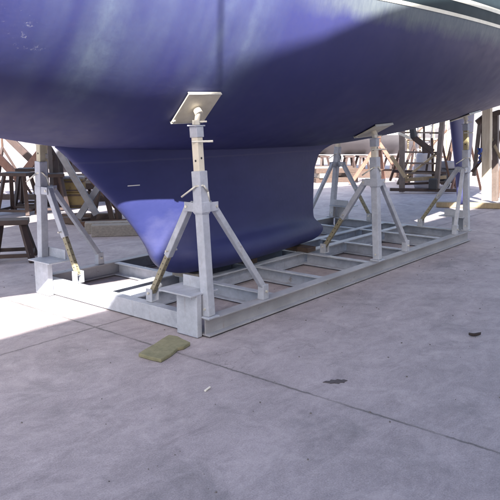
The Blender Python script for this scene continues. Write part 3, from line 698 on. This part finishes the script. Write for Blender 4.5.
# low trestles under the grey boat
gl2 = 'low trestles under the grey boat'
tp = None
for i, (x, lab) in enumerate(((349, 'low dark trestle at the bow side under the grey boat'), (362, 'low dark trestle left of the middle post under the grey boat'), (392, 'low dark trestle right of the middle post under the grey boat'), (322, 'low dark trestle nearest the keel under the grey boat'))):
    p = W(x, 160, 21.6); loc = V((p.x, p.y, 0))
    if tp is None: tp = trestle('low_trestle', 0.34, 0.5, 0.60, M['darkrust'], lab, gl2, loc, vy)
    else: dup(tp, loc, vy+0.1*i, lab)
pa, pb = W(300, 170, 20), W(440, 170, 20)
o = MB().bar(V((pa.x, pa.y, 0.11)), V((pb.x, pb.y, 0.11)), 0.3, 0.22).build('timber_baulk', M['brownwood'], None, 0.01); tag(o, 'long dark timber baulk on the ground in front of the grey boat', 'timber')
pa, pb = W(300, 170, 20.6), W(352, 170, 20.6)
o = MB().bar(V((pa.x, pa.y, 0.16)), V((pb.x, pb.y, 0.16)), 0.3, 0.32).build('timber_baulk', M['brownwood'], None, 0.01); tag(o, 'thick dark timber baulk behind the long one beside the keel', 'timber')
# sunlit rusty tripod behind the middle post
DT = 17.5
ts = empty('boat_stand', V((*W(378, 180, DT).xy, 0)), 'sunlit orange rust tripod stand directly behind the middle cradle post', 'boat stand', 'rusty stands of other boats')
apx = W(379, 143, DT)
for (x, y, dd) in ((350, 181, 0.0), (407, 179, 0.0), (384, 176, 1.2)):
    p = W(x, y, DT+dd); p.z = 0.02
    MB().bar(apx, p, 0.10, 0.10).build('leg', M['pinkrust'], ts, 0.006)
MB().tube(apx-V((0, 0, 0.15)), apx+V((0, 0, 0.35)), 0.05).build('screw_post', M['rust'], ts)
p_ = W(360, 170, DT); q_ = W(397, 170, DT); MB().bar(p_, q_, 0.04, 0.05).build('tie_bar', M['rust'], ts)

# ---------------------------------------------------------------- background: right, rusty trailer frame
DC = 15.4
rf = empty('steel_frame', V((*W(422, 190, DC).xy, 0)), 'rusty steel frame with ladder rungs and skids standing right of the middle post', 'steel frame')
def bar2(x0, y0, x1, y1, w, name, mat, d0=0.0, d1=0.0, ground=False):
    a, b = W(x0, y0, DC+d0), W(x1, y1, DC+d1)
    if ground: b.z = 0.02
    MB().bar(a, b, w, w*0.9).build(name, M[mat], rf, 0.004)
bar2(402, 118, 402, 191, 0.11, 'upright', 'midrust', ground=True)
bar2(444, 104, 436, 191, 0.11, 'upright', 'midrust', ground=True)
bar2(440, 134, 450, 182, 0.05, 'strut', 'rust', 0.3, 0.3)
bar2(441, 150, 404, 179, 0.06, 'diagonal_brace', 'palewood', 0.15, 0.15)
bar2(400, 150, 390, 181, 0.06, 'strut', 'rust', 0.3, 0.3)
for y in (132.5, 152, 163, 173):
    bar2(404, y, 441, y+0.5, 0.045, 'rung', 'midrust', 0.1, 0.1)
bar2(424, 122, 424, 152, 0.045, 'bar', 'darkrust', 0.2, 0.2)
bar2(432, 138, 433, 176, 0.045, 'bar', 'rust', 0.2, 0.2)
bar2(430, 147, 426, 173, 0.045, 'bar', 'darkrust', 0.25, 0.25)
for x0, y0, x1, y1, w, mt in ((390, 189.5, 456, 190.5, 0.08, 'darkrust'), (404, 180, 446, 177, 0.09, 'palewood'), (403, 184, 452, 182, 0.06, 'darkrust'), (392, 171, 446, 173, 0.08, 'darkrust')):
    bar2(x0, y0, x1, y1, w, 'skid', mt, -0.15 if y0 > 185 else 0.2, -0.15 if y0 > 185 else 0.2)
bar2(391, 156, 405, 177, 0.09, 'diagonal_brace', 'palewood', -0.2, -0.2)
# dark gearbox at the foot
p = W(433, 184, DC-0.2)
MB().box(p, (0.2, 0.2, 0.26), Matrix.Rotation(0.4, 3, 'Z')).build('winch', M['black'], rf, 0.03)
# outboard leg hanging dark
ob = empty('outboard_motor', V((*W(418, 140, DC-0.6).xy, 1.0)), 'dark outboard motor leg hanging tilted on the rusty frame under the hull', 'outboard motor')
m = MB()
a, b = W(411, 118, DC-0.5), W(414, 138, DC-0.5); m.bar(a, b, 0.12, 0.16); m.build('motor_head', M['black'], ob, 0.03)
MB().bar(W(412, 136, DC-0.5), W(433, 152, DC-0.5), 0.07, 0.13).build('drive_leg', M['darkrust'], ob, 0.02)
MB().bar(W(422, 150, DC-0.5), W(432, 149, DC-0.5), 0.06, 0.16).build('skeg', M['darkrust'], ob, 0.02)
MB().bar(W(398, 133, DC-0.5), W(412, 139, DC-0.5), 0.05, 0.06).build('bracket', M['zinc'], ob, 0.01)
# white drum
dp = W(424, 176, DC+1.2); dr = empty('plastic_drum', V((dp.x, dp.y, 0.0)), 'white plastic drum standing behind the rungs of the rusty frame', 'drum')
mm = MB(); ctr = V((dp.x, dp.y, 0))
prof = [(0.02, 0.0), (0.22, 0.0), (0.24, 0.05), (0.24, 0.30), (0.255, 0.32), (0.24, 0.34), (0.24, 0.60), (0.255, 0.62), (0.24, 0.64), (0.24, 0.86), (0.2, 0.9), (0.02, 0.905)]
mm.ringloft([[ctr+V((r_*math.cos(t), r_*math.sin(t), z_)) for t in [2*math.pi*i/24 for i in range(24)]] for r_, z_ in prof]); mm.build('barrel', M['drum'], dr, smooth=True)
MB().tube(ctr+V((0.1, 0, 0.9)), ctr+V((0.1, 0, 0.93)), 0.04).build('bung', M['black'], dr)

# timber props at the far right
tp_ = empty('timber_prop_stand', G(488, 206), 'pale timber prop with darker brown posts on a sill at the right edge', 'prop stand')
b0 = G(486, 205)
MB().bar(b0+V((0, 0, 0.1)), V((*W(487, 108, 13.1).xy, 2.05)), 0.16, 0.14, (1, 0, 0)).build('post', M['creampost'], tp_, 0.008)
for x0, y0, x1, y1, w in ((495, 201, 496, 113, 0.11), (482, 160, 484, 115, 0.07), (474, 176, 480, 122, 0.07)):
    MB().bar(W(x0, y0, 13.4), W(x1, y1, 13.4), w, w).build('strut', M['midrust'], tp_, 0.006)
MB().bar(W(472, 172, 13.2), W(496, 140, 13.2), 0.06, 0.06).build('brace', M['brownwood'], tp_, 0.006)
MB().bar(W(491, 138, 13.3), W(510, 178, 13.3), 0.05, 0.05).build('brace', M['palewood'], tp_, 0.006)
MB().bar(W(477, 123, 13.4), W(487, 115, 13.4), 0.09, 0.12).build('bracket', M['brownwood'], tp_, 0.01)
MB().bar(W(482, 118, 13.35), W(500, 112, 13.35), 0.10, 0.10).build('head_beam', M['brownwood'], tp_, 0.01)
pa, pb = G(436, 207), G(520, 209); pa.z = pb.z = 0.055
MB().bar(pa, pb, 0.16, 0.10).build('sill', M['palewood'], tp_, 0.01)
rg = MB(); a = W(480, 150, 13.0)
rg.grid([[W(x+1.2*math.sin(y*1.3), y, 12.95+0.04*math.sin(x*2+y)) for x in np.linspace(477.5+0.15*(y-148), 482.5-0.25*(y-148), 6)] for y in np.linspace(148, 163, 9)])
o = rg.build('rag', M['bluerag'], None, smooth=True); md = o.modifiers.new('thick', 'SOLIDIFY'); md.thickness = 0.012
tag(o, 'small blue rag hanging on the brown strut beside the pale timber prop', 'rag')

def astand(x, y, D, h, wpx, mat, label, ang=0.0):
    p = G(x, y); r = empty('boat_stand', p, label, 'boat stand', 'rusty stands of other boats')
    t = p+V((0, 0, h)); R = Matrix.Rotation(vy+ang, 3, 'Z')
    for dx, dy in ((-wpx, -wpx*.5), (wpx, -wpx*.5), (0, wpx*.8)):
        f = p+R @ V((dx, dy, 0.015)); MB().bar(t-V((0, 0, 0.1)), f, 0.055, 0.055).build('leg', M[mat], r, 0.004)
    for (ax, ay), (bx, by) in (((-wpx, -wpx*.5), (wpx, -wpx*.5)), ((wpx, -wpx*.5), (0, wpx*.8)), ((0, wpx*.8), (-wpx, -wpx*.5))):
        k = 0.72; MB().bar(p+R @ V((ax*k, ay*k, h*0.28)), p+R @ V((bx*k, by*k, h*0.28)), 0.03, 0.04).build('tie_bar', M[mat], r, 0.003)
    MB().tube(t-V((0, 0, 0.15)), t+V((0, 0, 0.28)), 0.025).build('screw_post', M['rust'], r)
    MB().box(t+V((0, 0, 0.29)), (0.25, 0.25, 0.025), R).build('top_pad', M['brownwood'], r, 0.004)
    return r
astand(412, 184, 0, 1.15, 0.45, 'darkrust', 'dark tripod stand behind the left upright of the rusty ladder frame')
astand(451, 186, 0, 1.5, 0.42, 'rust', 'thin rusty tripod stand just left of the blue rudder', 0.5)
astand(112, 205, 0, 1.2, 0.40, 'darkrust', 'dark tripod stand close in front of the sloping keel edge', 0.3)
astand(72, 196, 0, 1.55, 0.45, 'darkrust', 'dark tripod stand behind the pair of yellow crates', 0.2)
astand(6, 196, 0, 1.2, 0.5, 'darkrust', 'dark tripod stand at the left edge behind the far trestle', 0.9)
for bx_, by_, lb_ in props:
    r_ = astand(250, 300, 0, 1.3, 0.35, 'darkrust', lb_); r_.location = (bx_, by_, 0)
def pallet_stack(x, y, n, label, ang):
    p = G(x, y); R = Matrix.Rotation(vy+ang, 3, 'Z'); r = empty('timber_stack', p, label, 'timber')
    for k in range(n):
        for j in (-0.5, 0.5):
            MB().box(p+R @ V((j*0.9 if k % 2 else 0, 0 if k % 2 else j*0.8, 0.065+k*0.132)), (0.22, 1.1, 0.13) if k % 2 else (1.3, 0.2, 0.13), R).build('baulk', M['brownwood' if (k+int(j*2)) % 3 else 'wood'], r, 0.008)
pallet_stack(330, 181, 3, 'criss cross stack of dark timber baulks right behind the far rear cradle post', 0.3)
pallet_stack(100, 199, 4, 'criss cross stack of dark timber baulks behind the crossed blue grey beams', 0.2)
DR = 19.0
r2 = empty('scaffold_tower', V((*W(425, 178, DR).xy, 0)), 'thin yellowish scaffold tower farther back behind the rusty ladder frame', 'scaffold')
for x in (408, 420, 434, 447):
    a, b = W(x, 178, DR+(0.8 if x in (420, 447) else 0)), W(x, 100, DR+(0.8 if x in (420, 447) else 0)); a.z = 0.01
    MB().tube(a, b, 0.03, n=8).build('standard', M['palewood'], r2)
for y in (118, 140, 158, 171):
    MB().tube(W(406, y, DR), W(436, y, DR), 0.025, n=8).build('ledger', M['palewood'], r2)
    MB().tube(W(418, y-1, DR+0.8), W(449, y-1, DR+0.8), 0.025, n=8).build('ledger', M['rust'], r2)
for x0, y0, x1, y1 in ((408, 171, 434, 140), (408, 140, 434, 118), (420, 158, 447, 130)):
    MB().tube(W(x0, y0, DR-0.06), W(x1, y1, DR-0.06), 0.025, n=8).build('diagonal_brace', M['rust'], r2)
MB().bar(W(404, 139, DR+0.4), W(450, 139, DR+0.4), 0.9, 0.05).build('deck_board', M['wood'], r2, 0.006)
cb_ = G(447, 187); R_ = Matrix.Rotation(vy+0.5, 3, 'Z'); e_ = empty('compressor', cb_, 'small dark wheeled compressor on the ground left of the blue rudder', 'compressor')
MB().tube(cb_+R_ @ V((-0.35, 0, 0.32)), cb_+R_ @ V((0.35, 0, 0.32)), 0.17).build('tank', M['black'], e_, 0.03)
MB().box(cb_+R_ @ V((0, 0, 0.58)), (0.36, 0.24, 0.2), R_).build('motor', M['bluegrey'], e_, 0.03)
for q_ in (-1, 1): MB().tube(cb_+R_ @ V((-0.22, 0.2*q_-0.025, 0.12)), cb_+R_ @ V((-0.22, 0.2*q_+0.025, 0.12)), 0.12).build('wheel', M['black'], e_, 0.01)
MB().path([cb_+R_ @ V((0.34, -0.12, 0.3)), cb_+R_ @ V((0.6, -0.12, 0.62)), cb_+R_ @ V((0.6, 0.12, 0.62)), cb_+R_ @ V((0.34, 0.12, 0.3))], 0.014).build('handle', M['rust'], e_)
MB().box(cb_+R_ @ V((0.3, 0, 0.08)), (0.05, 0.05, 0.16), R_).build('foot', M['rust'], e_)
astand(462, 190, 0, 1.7, 0.4, 'pinkrust', 'pale rusty tripod stand seen behind the blue rudder', 0.2)
astand(499, 196, 0, 1.9, 0.45, 'rust', 'tall rusty tripod stand at the right edge behind the timber prop', 0.7)
# ladder leaning in the background
la, lb2 = G(420, 178), W(428, 100, 17.5)
ld = empty('ladder', la, 'grey ladder leaning up behind the rusty ladder frame', 'ladder')
sv = V((CR.x, CR.y, 0))*0.2
for q_ in (-1, 1): MB().bar(la+sv*q_, lb2+sv*q_, 0.035, 0.07).build('stile', M['bluegrey'], ld, 0.004)
for k in range(1, 10):
    c_ = la.lerp(lb2, k/10); MB().tube(c_-sv, c_+sv, 0.016, n=8).build('rung', M['bluegrey'], ld)
# ---------------------------------------------------------------- far white shed
DS = 36.0
sh = empty('boat_shed', V((*W(250, 150, DS).xy, 0)), 'long whitewashed boat shed closing the far side of the yard', 'building')
ctr = W(250, 150, DS+5); R = Matrix.Rotation(vy, 3, 'Z'); ctr.z = 0
MB().box(ctr+V((0, 0, 2.25)), (60, 10, 4.5), R).build('wall', M['whitewall'], sh)
MB().poly([ctr+R @ V((-30.3, y, z)) for y, z in ((-5.4, 4.51), (5.4, 4.51), (0, 6.2))], R @ V((60.6, 0, 0))).build('roof', M['roofm'], sh)
for i in range(-4, 5):
    MB().box(ctr+R @ V((i*6.2+1.5, -5.02, 1.6)), (3.2, 0.10, 3.2), R).build('door', M['doorm'], sh, 0.02)

# ---------------------------------------------------------------- unseen motor yacht added behind the camera to cast the big shadow
NY = -4.0
ny = empty('shadow_yacht', (-4, -6.2, 0), 'large white motor yacht added out of view to cast the shadow over the concrete', 'yacht')
st2 = [(-16.5, 0.05), (-15.6, 0.8), (-14.5, 1.5), (-13.2, 2.0), (-12.2, 2.2), (-6, 2.2), (0, 2.2), (8.5, 2.2)]
ks = lambda x: 0.0 if x > -13 else (-13-x)*0.5
rows_ = []
for x, w in st2:
    hf = [(0.0, 1.0+ks(x)), (0.7, 1.3+ks(x)), (1.0, 2.2+ks(x)*0.4), (1.0, 3.2), (1.0, 4.0)]
    rows_.append([(x, -6.2-w*f, z) for f, z in hf[::-1]]+[(x, -6.2+w*f, z) for f, z in hf[1:]])
m = MB(); m.ringloft(rows_)
m.build('hull', M['gel'], ny)
MB().ringloft([[(x, NY-a, 3.99), (x, NY-a, 5.46), (x, -8.4+a, 5.46), (x, -8.4+a, 3.99)] for x, a in ((-12.0, 0.002), (8.2, 0.002))]).build('upper_deck', M['gel'], ny)
out = [(-5.3, 5.45), (-4.95, 5.5), (-4.6, 5.62), (-4.25, 5.9), (-3.9, 6.06), (-3.6, 6.08), (-3.15, 6.07), (-2.63, 6.05), (-2.2, 6.06), (-1.5, 6.10), (-0.8, 6.12), (0.5, 6.08), (0.98, 5.95), (1.08, 5.45)]  # outline shaped so its shadow edge falls across hull and keel
MB().poly([(x, NY-0.005, z) for x, z in out], (0, -4.0, 0)).build('shadow_flybridge', M['gel'], ny)
MB().tube((-3.87, NY-0.05, 5.8), (-3.87, NY-0.05, 7.6), 0.013).build('shadow_pole', M['gel'], ny)  # thin pole added to cast the dark line on the hull
for x in (-10, -5, 0, 6):
    MB().box((x, -6.2, 0.5), (0.35, 1.2, 1.0)).build('keel_block', M['brownwood'], ny, 0.01)

# ---------------------------------------------------------------- light
K, T = 1.0, 1.05
hz = V((-K, -1.0, 0)).normalized(); tan_e = T*abs(hz.y); el = math.atan(tan_e)
sd = V((hz.x*math.cos(el), hz.y*math.cos(el), math.sin(el)))
sl = bpy.data.lights.new('sun', 'SUN'); sl.energy = 5.0; sl.angle = math.radians(0.5); sl.color = (1.0, 0.93, 0.84)
so = bpy.data.objects.new('sun', sl); COL.objects.link(so); so.rotation_euler = sd.to_track_quat('Z', 'Y').to_euler(); so.location = sd*30
w = bpy.data.worlds.new('World'); S.world = w; w.use_nodes = True; nt = w.node_tree
sk = nn(nt, 'ShaderNodeTexSky', sky_type='NISHITA'); sk.sun_disc = False; sk.sun_elevation = el; sk.dust_density = 3.0; sk.ozone_density = 0.6
sk.sun_rotation = math.atan2(sd.x, sd.y)
bg = nt.nodes['Background']; bg.inputs[1].default_value = 0.095
nt.links.new(sk.outputs[0], bg.inputs[0])
S.view_settings.view_transform = 'Standard'; S.view_settings.look = 'None'; S.view_settings.gamma = 1
S.view_settings.use_curve_mapping = False; S.view_settings.exposure = 2.35
S.render.engine = 'CYCLES'; S.cycles.max_bounces = 7
try: S.cycles.use_denoising = True
except Exception: pass
